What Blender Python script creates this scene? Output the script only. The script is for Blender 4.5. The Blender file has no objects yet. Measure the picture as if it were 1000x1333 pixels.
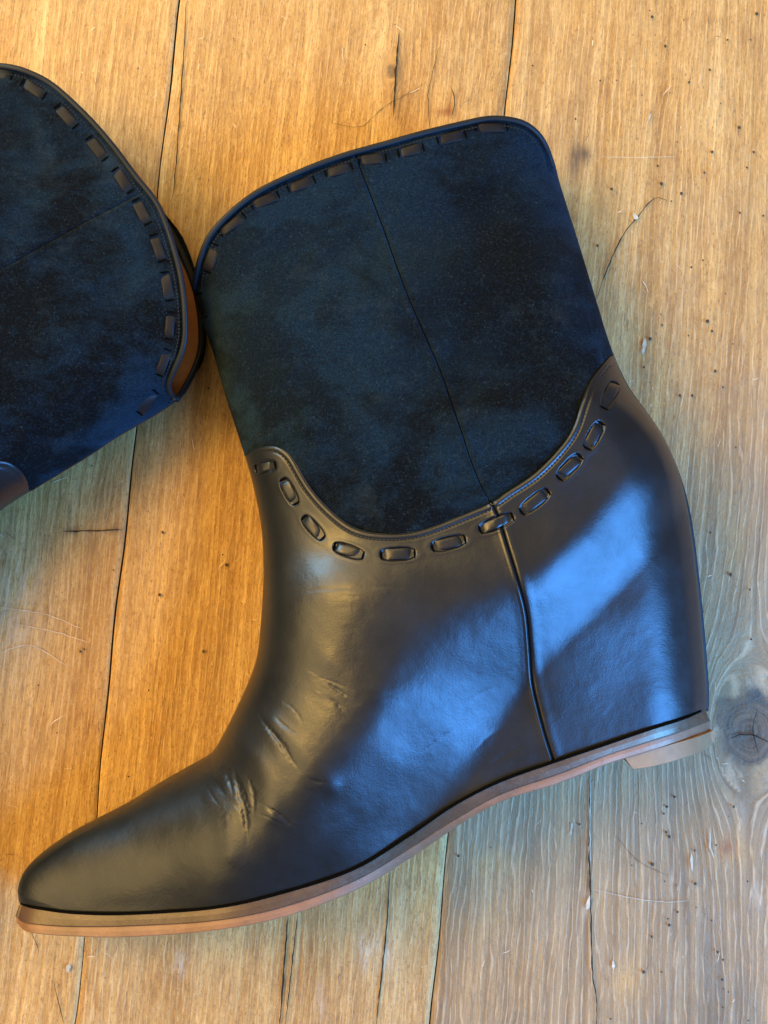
import bpy, math, random
import numpy as np
random.seed(7); rng = np.random.RandomState(11)
scene = bpy.context.scene
COL = scene.collection

# ------------------------------------------------------------------ camera
CAM_H = 0.50                 # metres above the table
S0 = 0.338e-3                # metres per photograph pixel on the table
cam = bpy.data.cameras.new('camera'); camo = bpy.data.objects.new('camera', cam); COL.objects.link(camo)
camo.location = (0, 0, CAM_H); cam.sensor_fit = 'HORIZONTAL'
cam.angle = 2*math.atan(500*S0/CAM_H); cam.clip_start = 0.02; cam.clip_end = 50
scene.camera = camo
# ------------------------------------------------------------------ world and lamps
world = bpy.data.worlds.new("World"); scene.world = world; world.use_nodes = True
bg = world.node_tree.nodes['Background']
bg.inputs['Color'].default_value = (1.0, 0.80, 0.54, 1); bg.inputs['Strength'].default_value = 0.19

def area(name, az, zen, dist, sx, sy, col, power, target=(0, 0, 0.03)):
    """az: degrees clockwise from the top of the picture; zen: degrees from straight up"""
    l = bpy.data.lights.new(name, 'AREA'); l.shape = 'RECTANGLE'; l.size = sx; l.size_y = sy
    l.color = col; l.energy = power
    o = bpy.data.objects.new(name, l); COL.objects.link(o)
    a, z = math.radians(az), math.radians(zen)
    d = np.array([math.sin(a)*math.sin(z), math.cos(a)*math.sin(z), math.cos(z)])
    o.location = np.array(target) + d*dist
    from mathutils import Vector
    o.rotation_euler = Vector(d).to_track_quat('Z', 'Y').to_euler()
    return o
area('window_light', 118, 54, 1.5, 0.80, 1.05, (0.13, 0.50, 1.0), 56)
area('warm_lamp', -68, 38, 1.3, 0.45, 0.45, (1.0, 0.50, 0.06), 12, (-.05, .05, 0))
area('overhead_fill', -30, 22, 1.7, 3.2, 3.0, (1.0, 0.66, 0.30), 15, (-.03, .10, 0))  # broad fill added to warm the bluish shadows
area('ceiling_light', -62, 45, 1.7, 4.0, 1.3, (1.0, 0.62, 0.17), 72, (-.03, .10, 0))
area('pale_window_light', -52, 70, 1.6, 0.45, 0.5, (0.50, 0.92, 0.90), 12)
scene.view_settings.view_transform = 'Standard'; scene.view_settings.look = 'None'
scene.view_settings.exposure = 0.0; scene.view_settings.gamma = 1
scene.render.resolution_x = 768; scene.render.resolution_y = 1024
scene.render.engine = 'CYCLES'

# ------------------------------------------------------------------ small maths
def S(z): return S0*(CAM_H - z)/CAM_H
def W(p, z):
    p = np.asarray(p, float); z = np.broadcast_to(np.asarray(z, float), p.shape[:-1]); s = S(z)
    return np.stack([(p[..., 0]-500)*s, (666.5-p[..., 1])*s, z], -1)
def PIX(w):
    s = S(w[..., 2]); return np.stack([w[..., 0]/s+500, 666.5-w[..., 1]/s], -1)
def smooth(pts, n=200, corners=()):
    """Catmull-Rom through pts (polyline kept sharp at the listed indices), n samples by arc length"""
    pts = np.asarray(pts, float); out = []
    N = len(pts)
    for i in range(N-1):
        p1, p2 = pts[i], pts[i+1]
        p0 = pts[i-1] if i > 0 and i not in corners else 2*p1-p2
        p3 = pts[i+2] if i+2 < N and (i+1) not in corners else 2*p2-p1
        t = np.linspace(0, 1, 12, endpoint=False)[:, None]
        out.append(0.5*((2*p1)+(-p0+p2)*t+(2*p0-5*p1+4*p2-p3)*t*t+(-p0+3*p1-3*p2+p3)*t**3))
    out.append(pts[-1:]); out = np.concatenate(out)
    return resample(out, n)
def arclen(c):
    d = np.sqrt((np.diff(c, axis=0)**2).sum(1)); return np.concatenate([[0], np.cumsum(d)])
def resample(c, n, ts=None):
    s = arclen(c)
    t = (np.linspace(0, 1, n) if ts is None else ts)*s[-1]
    return np.stack([np.interp(t, s, c[:, k]) for k in range(c.shape[1])], -1)
def nearest_t(c, p):
    s = arclen(c); i = np.argmin(((c-np.asarray(p))**2).sum(1)); return s[i]/s[-1]
def sub(c, a, b, n=200):
    """piece of the curve between the points nearest a and b"""
    ta, tb = nearest_t(c, a), nearest_t(c, b)
    return resample(c, n, np.linspace(ta, tb, n))
def pdist(P, c, cap=1e9):
    """distance of points P (N,2) to polyline c (M,2); also signed (left of travel positive in y-down pixels)"""
    P = np.asarray(P); sh = P.shape[:-1]; P = P.reshape(-1, 2)
    best = np.full(len(P), 1e18); sg = np.zeros(len(P)); idx = np.arange(len(P))
    if cap < 1e8:
        lo, hi = c.min(0)-cap, c.max(0)+cap
        m = (P[:, 0] > lo[0]) & (P[:, 0] < hi[0]) & (P[:, 1] > lo[1]) & (P[:, 1] < hi[1]); idx = np.where(m)[0]
    Q = P[idx]; b = np.full(len(Q), 1e18); s_ = np.zeros(len(Q))
    for k in range(len(c)-1):
        a = c[k]; d = c[k+1]-a; L = d@d
        if L == 0: continue
        r = Q-a; t = np.clip((r@d)/L, 0, 1); e = r-t[:, None]*d; dd = (e**2).sum(1)
        m = dd < b; b[m] = dd[m]; s_[m] = np.sign(d[0]*r[m, 1]-d[1]*r[m, 0])
    best[idx] = b; sg[idx] = s_
    return np.sqrt(best).reshape(sh), sg.reshape(sh)
def sstep(x, a, b):
    t = np.clip((x-a)/(b-a), 0, 1); return t*t*(3-2*t)
def vnoise(x, y, seed=0):
    r = np.random.RandomState(seed).rand(256, 256)
    xi = np.floor(x).astype(int); yi = np.floor(y).astype(int); fx = x-xi; fy = y-yi
    fx = fx**3*(fx*(fx*6-15)+10); fy = fy**3*(fy*(fy*6-15)+10)
    g = lambda a, b: r[a % 256, b % 256]
    return ((g(xi, yi)*(1-fx)+g(xi+1, yi)*fx)*(1-fy)+(g(xi, yi+1)*(1-fx)+g(xi+1, yi+1)*fx)*fy)*2-1
def fbm(x, y, o=3, seed=0):
    return sum(vnoise(x*2**k, y*2**k, seed+k)/2**k for k in range(o))

# ------------------------------------------------------------------ node helpers
class NT:
    def __init__(s, name):
        s.m = bpy.data.materials.new(name); s.m.use_nodes = True; s.t = s.m.node_tree
        s.b = s.t.nodes['Principled BSDF']
    def n(s, kind, **kw):
        n = s.t.nodes.new(kind)
        for k, v in kw.items(): setattr(n, k, v)
        return n
    def l(s, a, b): s.t.links.new(a, b)
    def put(s, sock, v):
        if hasattr(v, 'is_output') or isinstance(v, bpy.types.NodeSocket): s.l(v, sock)
        else: sock.default_value = v
    def math(s, op, a, b=0.0, clamp=False):
        n = s.n('ShaderNodeMath', operation=op, use_clamp=clamp); s.put(n.inputs[0], a); s.put(n.inputs[1], b); return n.outputs[0]
    def mix(s, f, a, b, mode='MIX'):
        n = s.n('ShaderNodeMix', data_type='RGBA', blend_type=mode)
        s.put(n.inputs[0], f); s.put(n.inputs[6], a if not isinstance(a, tuple) else (*a[:3], 1)); s.put(n.inputs[7], b if not isinstance(b, tuple) else (*b[:3], 1))
        return n.outputs[2]
    def noise(s, vec, scale, detail=3, rough=0.55, dist=0.0):
        n = s.n('ShaderNodeTexNoise'); s.l(vec, n.inputs['Vector']); n.inputs['Scale'].default_value = scale
        n.inputs['Detail'].default_value = detail; n.inputs['Roughness'].default_value = rough; n.inputs['Distortion'].default_value = dist
        return n.outputs[0]
    def vor(s, vec, scale, feature='F1', rnd=1.0):
        n = s.n('ShaderNodeTexVoronoi', feature=feature); s.l(vec, n.inputs['Vector']); n.inputs['Scale'].default_value = scale
        n.inputs['Randomness'].default_value = rnd; return n.outputs[0]
    def mapr(s, v, a, b, c=0.0, d=1.0):
        n = s.n('ShaderNodeMapRange'); s.l(v, n.inputs[0])
        for i, q in enumerate((a, b, c, d)): s.put(n.inputs[i+1], q)
        return n.outputs[0]
    def mapping(s, vec, scale):
        n = s.n('ShaderNodeMapping'); s.l(vec, n.inputs[0]); n.inputs['Scale'].default_value = scale; return n.outputs[0]
    def obj(s): return s.n('ShaderNodeTexCoord').outputs['Object']
    def attr(s, name): return s.n('ShaderNodeAttribute', attribute_name=name)
    def bump(s, h, dist, strength=1.0, prev=None):
        n = s.n('ShaderNodeBump'); s.l(h, n.inputs['Height']); n.inputs['Distance'].default_value = dist; n.inputs['Strength'].default_value = strength
        if prev is not None: s.l(prev, n.inputs['Normal'])
        return n.outputs[0]
    def out(s, color=None, rough=None, normal=None, **kw):
        if color is not None: s.put(s.b.inputs['Base Color'], color if not isinstance(color, tuple) else (*color[:3], 1))
        if rough is not None: s.put(s.b.inputs['Roughness'], rough)
        if normal is not None: s.l(normal, s.b.inputs['Normal'])
        for k, v in kw.items():
            s.put(s.b.inputs[k], v)
        return s.m

def leather_mat(name, base=(0.0050, 0.0060, 0.0075), rough=0.33, grain=1.0, spec=0.72):
    t = NT(name); o = t.obj()
    big = t.noise(o, 22, 4, 0.6); fine = t.noise(o, 900, 3, 0.6); cell = t.vor(o, 1500, 'SMOOTH_F1'); wr = t.noise(o, 160, 5, 0.62, 0.6)
    c = t.mix(t.mapr(big, 0.3, 0.7), base, tuple(b*1.9 for b in base))
    scuff = t.mapr(t.noise(t.mapping(o, (1, 1.3, 1)), 420, 6, 0.75), 0.60, 0.78)
    c = t.mix(t.math('MULTIPLY', scuff, 0.30), c, (0.020, 0.020, 0.021))
    b1 = t.bump(wr, 0.00011*grain, 0.5); b2 = t.bump(fine, 0.00007*grain, 0.6, b1); b3 = t.bump(t.vor(o, 1100, 'DISTANCE_TO_EDGE'), 0.00005*grain, 0.5, b2)
    r = t.math('ADD', t.mapr(t.noise(o, 60, 5, 0.6), 0.3, 0.7, rough-0.05, rough+0.07), t.math('MULTIPLY', scuff, 0.08))
    return t.out(c, r, b3, **{'Specular IOR Level': spec, 'Specular Tint': (0.60, 0.68, 1.0, 1)})
def suede_mat():
    t = NT('black_suede'); o = t.obj()
    nap = t.noise(o, 24, 5, 0.62, 0.5); nap2 = t.noise(t.mapping(o, (1, 1.8, 1)), 75, 4, 0.65, 0.6); sp = t.noise(o, 1900, 2, 0.7); sp2 = t.noise(o, 800, 3, 0.75)
    m = t.mapr(t.math('ADD', t.math('MULTIPLY', nap, 0.72), t.math('MULTIPLY', nap2, 0.28)), 0.455, 0.60)
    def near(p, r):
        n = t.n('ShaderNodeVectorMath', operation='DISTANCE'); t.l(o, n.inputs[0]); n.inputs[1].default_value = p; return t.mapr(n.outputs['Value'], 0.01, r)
    m = t.math('ADD', m, t.math('MULTIPLY', t.math('SUBTRACT', 1.0, near((-.036, .125, .05), .085)), 0.6)); m = t.math('MULTIPLY', m, t.mapr(near((.040, .120, .05), .075), 0, 1, 0.08, 1.0), True)  # highlight patch and near-black patch painted into the suede colour by position
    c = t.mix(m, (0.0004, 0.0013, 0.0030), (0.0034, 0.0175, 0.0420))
    c = t.mix(t.mapr(sp, 0.38, 0.62, 0.0, 0.75), c, (0.0004, 0.0015, 0.0032))
    dust = t.math('MULTIPLY', t.mapr(sp2, 0.62, 0.74), t.mapr(nap2, 0.40, 0.62))
    c = t.mix(t.math('MULTIPLY', dust, 0.6), c, (0.045, 0.065, 0.085))
    fl = t.math('MULTIPLY', t.mapr(t.vor(o, 420), 0.15, 0.05), t.mapr(t.noise(o, 190, 3, 0.7), 0.50, 0.60))
    c = t.mix(t.math('MULTIPLY', fl, 0.35), c, (0.09, 0.12, 0.14))
    fb = t.noise(t.mapping(o, (1, 1, 1)), 1150, 3, 0.9, 1.2)
    c = t.mix(t.mapr(fb, 0.55, 0.66, 0, 0.55), c, (0.024, 0.048, 0.075))
    c = t.mix(t.mapr(fb, 0.46, 0.38, 0, 0.7), c, (0.0004, 0.001, 0.002))
    ch = t.math('MULTIPLY', t.mapr(t.noise(o, 30, 6, 0.75), 0.56, 0.76), 0.40)
    c = t.mix(ch, c, (0.028, 0.045, 0.062))
    b1 = t.bump(nap2, 0.0010, 0.5); b = t.bump(fb, 0.0006, 1.0, b1)
    return t.out(c, 0.95, b, **{'Specular IOR Level': 0.12, 'Sheen Weight': t.mapr(m, 0, 1, 0.02, 0.14), 'Sheen Roughness': 0.5, 'Sheen Tint': (0.22, 0.50, 1.0, 1)})
def plain(name, col, rough, nscale=300, amt=0.35, bump=0.0002, **kw):
    t = NT(name); o = t.obj(); n = t.noise(o, nscale, 5, 0.65); n2 = t.noise(o, nscale*0.12, 4, 0.6)
    c = t.mix(t.mapr(t.math('MULTIPLY', t.math('ADD', n, n2), 0.5), 0.36, 0.64), tuple(q*(1-amt) for q in col), tuple(min(1, q*(1+amt)) for q in col))
    return t.out(c, t.mapr(n2, 0.3, 0.7, rough-0.07, rough+0.08), t.bump(n, bump, 0.7), **kw)
def stack_mat(name, col, rough, streak):
    t = NT(name); o = t.obj(); n = t.noise(o, 260, 5, 0.7); n2 = t.noise(o, 45, 4, 0.6); sc = t.noise(t.mapping(o, (1, 2.2, 1)), 620, 3, 0.8)
    c = t.mix(t.mapr(n2, 0.35, 0.65), tuple(q*0.72 for q in col), tuple(q*1.25 for q in col))
    c = t.mix(t.mapr(sc, 0.58, 0.72, 0, 0.5), c, streak)
    c = t.mix(t.mapr(n, 0.60, 0.75, 0, 0.45), c, tuple(q*0.45 for q in col))
    return t.out(c, t.mapr(n, 0.3, 0.7, rough-0.08, rough+0.1), t.bump(n, 0.0002, 0.5), **{'Specular IOR Level': 0.8, 'Coat Weight': 0.15, 'Coat Roughness': 0.25})

M_LEATHER = leather_mat('black_smooth_leather')
M_LACE = leather_mat('lacing_leather', (0.006, 0.006, 0.007), 0.50, 0.8, 0.22)
M_BIND = leather_mat('binding_leather', (0.006, 0.008, 0.011), 0.52, 0.8, 0.30)
M_PIPE = leather_mat('piping_leather', (0.003, 0.004, 0.005), 0.6, 0.6)
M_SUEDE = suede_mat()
M_THREAD = plain('black_thread', (0.004, 0.0045, 0.006), 0.8, 900)
M_DARK = plain('painted_shade', (0.0012, 0.0012, 0.0014), 0.95, **{'Specular IOR Level': 0.05})  # near-black colour stands in for shade inside slits, seam and welt joint
M_LINING = plain('tan_leather_lining', (0.20, 0.075, 0.018), 0.6, 160, 0.25)
M_WELT = stack_mat('brown_welt_leather', (0.070, 0.042, 0.030), 0.33, (0.24, 0.15, 0.10))
M_SOLE = stack_mat('reddish_outsole_leather', (0.20, 0.105, 0.068), 0.42, (0.38, 0.23, 0.16))
M_LIFT = plain('pale_rubber_heel_lift', (0.21, 0.15, 0.10), 0.42, 120, 0.25)

# ------------------------------------------------------------------ mesh helpers
def mesh_obj(name, V, F, mat, parent=None, base=(0, 0, 0), smooth_=True):
    me = bpy.data.meshes.new(name)
    V = np.asarray(V, float)-np.asarray(base, float)
    F = np.asarray(F) if not isinstance(F, list) else F
    if isinstance(F, np.ndarray) and F.ndim == 2:
        k = F.shape[1]; me.vertices.add(len(V)); me.vertices.foreach_set('co', V.astype(np.float32).ravel())
        me.loops.add(F.size); me.loops.foreach_set('vertex_index', F.astype(np.int32).ravel())
        me.polygons.add(len(F)); me.polygons.foreach_set('loop_start', np.arange(0, F.size, k, dtype=np.int32))
        me.polygons.foreach_set('loop_total', np.full(len(F), k, np.int32)); me.update(calc_edges=True)
    else:
        me.from_pydata(V.tolist(), [], F); me.update()
    me.polygons.foreach_set('use_smooth', np.full(len(me.polygons), smooth_)); me.validate()
    if mat: me.materials.append(mat)
    o = bpy.data.objects.new(name, me); COL.objects.link(o)
    if parent: o.parent = parent
    return o
def grid_faces(n, m, off=0, flip=False):
    i = np.arange(n-1)[:, None]*m+np.arange(m-1)[None]; i = i.ravel()+off
    f = np.stack([i, i+1, i+m+1, i+m], -1); return f[:, ::-1] if flip else f
def up_flip(G):
    """True when the grid winding has to be flipped so that it faces up"""
    n, m = G.shape[:2]; a = G[n//2, m//2]; b = G[n//2, m//2+1]; c = G[n//2+1, m//2]
    return np.cross(b-a, c-a)[2] < 0
def swept(name, ring_list, mat, parent, base, closed_ring=True, cap=True):
    """ring_list: (n stations, k ring points, 3)"""
    R = np.asarray(ring_list); n, k = R.shape[:2]; V = R.reshape(-1, 3); F = []
    for i in range(n-1):
        for j in range(k if closed_ring else k-1):
            F.append((i*k+j, i*k+(j+1) % k, (i+1)*k+(j+1) % k, (i+1)*k+j))
    if cap: F += [tuple(range(k-1, -1, -1)), tuple(range((n-1)*k, n*k))]
    o = mesh_obj(name, V, F, mat, parent, base)
    import bmesh
    bm = bmesh.new(); bm.from_mesh(o.data); bmesh.ops.recalc_face_normals(bm, faces=bm.faces); bm.to_mesh(o.data); bm.free()
    return o

# ------------------------------------------------------------------ boot outlines, measured on the right-hand boot
TOP = [(252,378),(253,362),(258,340),(268,313),(285,290),(312,265),(345,243),(400,218),(450,200),(500,186),(550,172),(600,160),(635,153),(662,154),(684,160),(702,174),(713,192),(722,218)]
FRONT = [(252,378),(258,402),(268,432),(280,467),(291,507),(303,545),(319,594),(330,632),(339,676),(343,720),(343,765),(340,810),(336,848),(329,874),(315,907),(299,940),(282,972),(270,984),(245,998),(200,1024),(165,1046),(126,1066),(92,1084),(56,1109),(36,1128),(27,1144),(24,1160),(28,1178)]
BACK = [(722,218),(726,235),(735,264),(750,311),(765,360),(780,410),(796,462),(815,505),(840,540),(861,572),(880,615),(892,655),(900,700),(907,760),(913,820),(917,870),(919,905),(918,925)]
FEATHER = [(918,925),(892,936),(842,952),(784,972),(722,993),(680,1008),(650,1019),(620,1034),(590,1050),(560,1067),(530,1091),(502,1109),(460,1133),(418,1149),(370,1163),(306,1180),(280,1183),(224,1188),(168,1191),(98,1190),(50,1184),(28,1178)]
CUFF = [(319,594),(336,583),(357,580),(372,587),(382,598),(390,612),(405,636),(426,660),(450,680),(471,690),(495,694),(525,694),(555,688),(600,671),(640,654),(659,641),(695,617),(728,584),(746,557),(758,521),(770,494),(796,462)]
SEAM_UP = [(462,200),(474,232),(500,300),(525,370),(548,425),(570,475),(583,510),(600,560),(615,605),(630,640),(640,654)]
SEAM_LO = [(640,654),(650,676),(660,708),(672,747),(685,795),(690,844),(693,887),(701,923),(711,960),(722,993)]
# px, py: half thickness, mid height, front rounding (px), back rounding (px)
FIELD = [
 (30,1165,.0085,.026,60,60),(60,1150,.014,.027,70,60),(110,1130,.020,.029,90,60),(160,1150,.024,.031,110,60),(220,1100,.029,.034,120,60),
 (330,1080,.037,.039,140,60),(440,1060,.0415,.042,200,60),(420,960,.040,.042,170,60),(560,980,.040,.042,220,60),(700,930,.036,.041,220,130),
 (850,900,.034,.040,220,150),(850,750,.034,.040,220,155),(700,780,.038,.041,200,130),(540,820,.039,.041,170,90),(400,830,.037,.041,150,90),
 (820,600,.033,.038,200,140),(680,620,.035,.038,190,115),(520,640,.034,.037,165,100),(390,640,.031,.036,150,95),
 (730,430,.030,.034,180,100),(560,430,.031,.034,170,95),(380,430,.029,.033,150,95),(310,430,.028,.032,140,95),
 (660,240,.0235,.029,160,95),(500,250,.026,.029,150,95),(360,300,.025,.029,130,95),(280,370,.023,.028,110,95)]

def build_boot(name, TR, label, res, left):
    tr = lambda pts: np.array([TR(p) for p in pts], float)
    front, back = smooth(tr(FRONT), 90), smooth(tr(BACK), 60)
    fc = np.array([(*TR(f[:2]), *f[2:]) for f in FIELD], float)
    SR = S(.045)
    base_px = TR((520, 750)); base = W(np.array(base_px), 0.0)
    root = bpy.data.objects.new(name, None); root.location = base; COL.objects.link(root)
    root['label'] = label; root['category'] = 'boot'; root['group'] = 'pair of black wedge boots'
    root.empty_display_size = 0.05
    def fields(xy):
        q = np.stack([xy[..., 0]/SR+500, 666.5-xy[..., 1]/SR], -1); sh = q.shape[:-1]; q = q.reshape(-1, 2)
        num = np.zeros((len(q), 4)); den = np.zeros(len(q)) + 1e-30
        for f in fc:
            w = np.exp(-((q-f[:2])**2).sum(1)/(2*62.0**2))+1e-9/(1+((q-f[:2])**2).sum(1)); num += w[:, None]*f[2:]; den += w
        return (num/den[:, None]).reshape(*sh, 4)
    z0 = fields(W(front, .04)[:, :2])[:, 1]; Aw = W(front, z0)
    z1 = fields(W(back, .04)[:, :2])[:, 1]; Bw = W(back, z1)
    prof = lambda x: (1-(1-np.clip(x, 0, 1))**2.2)**0.55
    band = smooth(tr([(330,1290),(400,1180),(480,1090),(560,995),(640,880),(715,795),(800,715),(900,600),(960,520)]), 60)
    sgn = -1 if left else 1
    def zbase(xy):
        f = fields(xy); dA, _ = pdist(xy, Aw[:, :2]); dB, _ = pdist(xy, Bw[:, :2])
        q = np.stack([xy[..., 0]/S(.07)+500, 666.5-xy[..., 1]/S(.07)], -1)
        H = f[..., 0].copy()
        d, s = pdist(q, band); sd = d*s*sgn
        amp = sstep(q[..., 1] if not left else np.full_like(sd, 800.), 560, 700)
        wl = 1-sstep(q[..., 0], 520, 720) if not left else 0*sd
        H -= amp*(.0106+.0062*wl)*sstep(sd, -60-65*wl, 52+14*wl)
        k_ = sstep(f[..., 3], 100, 140); H -= k_*.0130*np.exp(-(dB/SR/50)**2)
        pB = prof(dB/((f[..., 3]*(1-k_)+36*k_)*SR))
        return f[..., 1], H*prof(dA/(f[..., 2]*SR))*pB
    def surf_fn(detail, lay):
        def fn(p, it=14):
            p = np.asarray(p, float); z = np.full(p.shape[:-1], .055)
            for _ in range(it):
                w = W(p, z); c, h = zbase(w[..., :2]); z = 0.45*z+0.55*(c+h)
            w = W(p, z)
            if detail: w[..., 2] += zdet(p, lay)
            return w
        return fn
    # ---- lacing, image pixels: centre, angle (degrees, y down), length, width
    low = [(346,608,-12,22,12),(377,640,62,32,12),(408,687,48,33,12),(454,717,18,36,13),(518,721,-3,40,14),(584,707,-14,40,14),(646,681,-22,42,14),(696,653,-38,40,14),(741,608,-46,36,14),(773,567,-60,34,14),(793,515,-66,32,14)]
    if left:
        L2 = []
        for x, y, a, l, w in low:
            p = np.array(TR((x, y))); q = np.array(TR((x+math.cos(math.radians(a))*10, y+math.sin(math.radians(a))*10)))
            L2.append((p[0], p[1], math.degrees(math.atan2(*(q-p)[::-1])), l, w))
        low = L2[1:]
        top_l = [(44,116,33,28,14),(87,152,48,28,14),(126,193,53,28,14),(160,235,55,28,14),(185,276,63,28,14),(206,323,72,28,14),(218,373,80,30,14),(221,424,95,28,13),(213,472,108,28,13),(192,524,127,28,13),(-2,94,16,28,14)]
    else:
        top_l = [(262,397,76,24,11),(275,336,-72,30,13),(302,292,-38,32,13),(345,260,-25,30,13),(392,239,-20,29,13),(441,221,-15,28,12),(485,207,-7,28,13),(535,196,-13,26,14),(588,179,-13,30,13),(640,166,-3,34,12)]
    seam_all = smooth(tr(SEAM_UP+SEAM_LO[1:]), 90); cuff = smooth(tr(CUFF), 90)
    if left:
        topc = smooth([TR(TOP[0]), (222,504),(228,485),(238,462),(243,438),(243,410),(241,383),(236,352),(228,322),(218,291),(204,261),(177,227),(146,186),(112,148),(70,110),(36,92),(8,85),(-10,85), TR(TOP[-1])], 120)
        outer0 = smooth(tr(TOP), 120)
    else:
        topc = smooth(tr(TOP), 120)
    if left:
        tin = offset_in(topc, 9.0, TR((480, 450))); wq = sstep(np.linspace(0, 1, 120), .36, .56)[:, None]
        outer = resample(outer0*(1-wq)+tin*wq, 120)
    creases = [([(332,920),(350,946),(368,967),(380,988),(398,1009)], 3.2, .0011),([(302,988),(311,1024),(320,1057),(323,1104)], 4.2, .0020),
      ([(419,884),(440,898),(461,910)], 2.6, .0007),([(344,1048),(362,1057),(376,1064)], 2.4, .0006),([(262,1002),(282,1018),(300,1040)], 3.0, .0009),
      ([(348,772),(384,771),(435,766),(510,764),(555,777)], 2.6, .00022),([(424,906),(440,916),(452,930)], 2.2, .0005),([(275,996),(296,1010),(306,1030)], 2.0, .0007),
      ([(318,1000),(330,1030),(331,1070)], 2.6, .0008),([(372,1076),(350,1062),(330,1056)], 2.0, .0004),([(268,1020),(290,1052)], 2.0, .0005),
      ([(600,960),(625,940),(650,930)], 3, .00022),([(610,985),(640,955),(668,945)], 3, .00022),([(590,930),(620,905),(655,890)], 3, .0002)]
    creases += [([(340,935),(362,962),(372,984)], 1.8, .0006),([(352,925),(372,945),(392,958)], 1.6, .0005),([(290,985),(298,1010),(306,1040)], 1.8, .0007),([(308,1006),(322,1040),(330,1066)], 1.8, .0007),
      ([(280,992),(292,1000),(306,1004)], 1.6, .0005),([(330,1040),(352,1050),(380,1072),(395,1078)], 1.8, .0005),([(410,878),(430,886),(456,896)], 1.6, .0004),([(398,1009),(412,1016),(430,1018)], 1.8, .0004),([(360,905),(385,925),(400,950)], 1.8, .0003),
      ([(470,900),(500,905),(530,915)], 1.8, .0002),([(540,985),(575,960),(600,940)], 2.4, .0002),([(630,1000),(660,980),(690,968)], 2.4, .0002),([(430,780),(450,775),(480,780)], 1.8, .0002)]
    creases = [(smooth(tr(c), 18), w, d) for c, w, d in creases]
    folds = [(smooth(tr([(300,960),(345,1000),(352,1060)]), 12), 16, .0016),(smooth(tr([(355,940),(400,985),(430,1020)]), 12), 14, .0010),(smooth(tr([(270,1010),(290,1060),(300,1110)]), 12), 14, .0009),(smooth(tr([(430,860),(470,890),(490,900)]), 12), 14, .0006)]
    if left: creases = []; folds = []
    def zdet(p, lay):
        z = np.zeros(p.shape[:-1])
        ds, ss = pdist(p, seam_all, 40); ds = np.minimum(ds, 1e3)
        z += (.35 if left else 1)*(-.0009*np.exp(-(ds/1.7)**2)+.0002*np.exp(-((ds-7)/6)**2)+.00045*np.exp(-((ds*ss*sgn-3.6)/2.2)**2)*(ds < 30))
        if lay == 'leather':
            dc, _ = pdist(p, cuff, 60); dc = np.minimum(dc, 1e3)
            z += .0013-.0006*np.exp(-(dc/1.8)**2)-.00045*np.exp(-((dc-8)/1.6)**2)
            z += .00038*fbm(p[..., 0]/95, p[..., 1]/95, 2, 12)+.000035*fbm(p[..., 0]/17, p[..., 1]/20, 2, 9)
            for c, w, dd in creases:
                d, sg_ = pdist(p, c, 40); d = np.minimum(d, 1e3)+1.0*vnoise(p[..., 0]/4, p[..., 1]/4, 3)
                ln = arclen(c)[-1]*.45; e0 = np.hypot(p[..., 0]-c[0, 0], p[..., 1]-c[0, 1]); e1 = np.hypot(p[..., 0]-c[-1, 0], p[..., 1]-c[-1, 1])
                tp = sstep(np.minimum(e0, e1), 0, ln); ww = w*(.45+.55*tp)
                z += tp*(-.40*dd*np.exp(-(d/ww)**2)+.22*dd*np.exp(-((d*sg_-3.5*w)/(3.2*w))**2)*(1-sstep(d, 22, 36)))
            for c, w, dd in folds:
                d, _ = pdist(p, c, 80); z += .55*dd*np.exp(-(np.minimum(d, 1e3)/w)**2)
            for x, y, a, l, w in low:
                ca, sa = math.cos(math.radians(a)), math.sin(math.radians(a)); dx, dy = p[..., 0]-x, p[..., 1]-y
                u = (dx*ca+dy*sa)/(l/2+3.5); v = (-dx*sa+dy*ca)/(w/2+2.0); r = np.sqrt(np.abs(u)**2.6+np.abs(v)**2.6)
                z += -.0011*(1-sstep(r, .88, 1.03))*.8+.00008*np.exp(-((r-1.3)/.3)**2)
        else:
            z += .0009*fbm(p[..., 0]/75, p[..., 1]/75, 3, 21)
            dt, _ = pdist(p, topc, 60); dt = np.minimum(dt, 1e3)
            z += -.0006*np.exp(-((dt-7)/1.7)**2)
            dc, _ = pdist(p, cuff, 60); z += -.0005*np.exp(-(np.minimum(dc, 1e3)/7)**2)
            for x, y, a, l, w in top_l:
                ca, sa = math.cos(math.radians(a)), math.sin(math.radians(a)); dx, dy = p[..., 0]-x, p[..., 1]-y
                u = (dx*ca+dy*sa)/(l/2+2); v = (-dx*sa+dy*ca)/(w/2+1.5); r = np.sqrt(u*u+v*v)
                z += -.0006*(1-sstep(r, .6, 1.2))
            if left:
                for c, w, dd in creases:
                    d, _ = pdist(p, c, 60); z += -dd*np.exp(-(np.minimum(d, 1e3)/w)**2)
        return z
    s_b = surf_fn(False, ''); s_l = surf_fn(True, 'leather'); s_s = surf_fn(True, 'suede')
    # boundary curves in the world's plan (x, y)
    seam_u = sub(seam_all, TR((462, 196)), TR((640, 654))); seam_l = sub(seam_all, TR((640, 654)), TR((722, 993)))
    split = topc[np.argmin(((topc-seam_u[0])**2).sum(1))]; seam_u = np.concatenate([[split], seam_u[2:]])
    jx = cuff[np.argmin(((cuff-seam_l[0])**2).sum(1))]; seam_u = np.concatenate([seam_u[:-1], [jx]]); seam_l = np.concatenate([[jx], seam_l[1:]])
    feather = smooth(tr(FEATHER), 160)
    g = lambda c: s_b(c)[:, :2]
    Af = resample(Aw[:, :2], 200); Bf = resample(Bw[:, :2], 200)
    a_mid = W(np.array(TR((319, 594))), .034)[:2]; b_mid = W(np.array(TR((796, 462))), .036)[:2]
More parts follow.
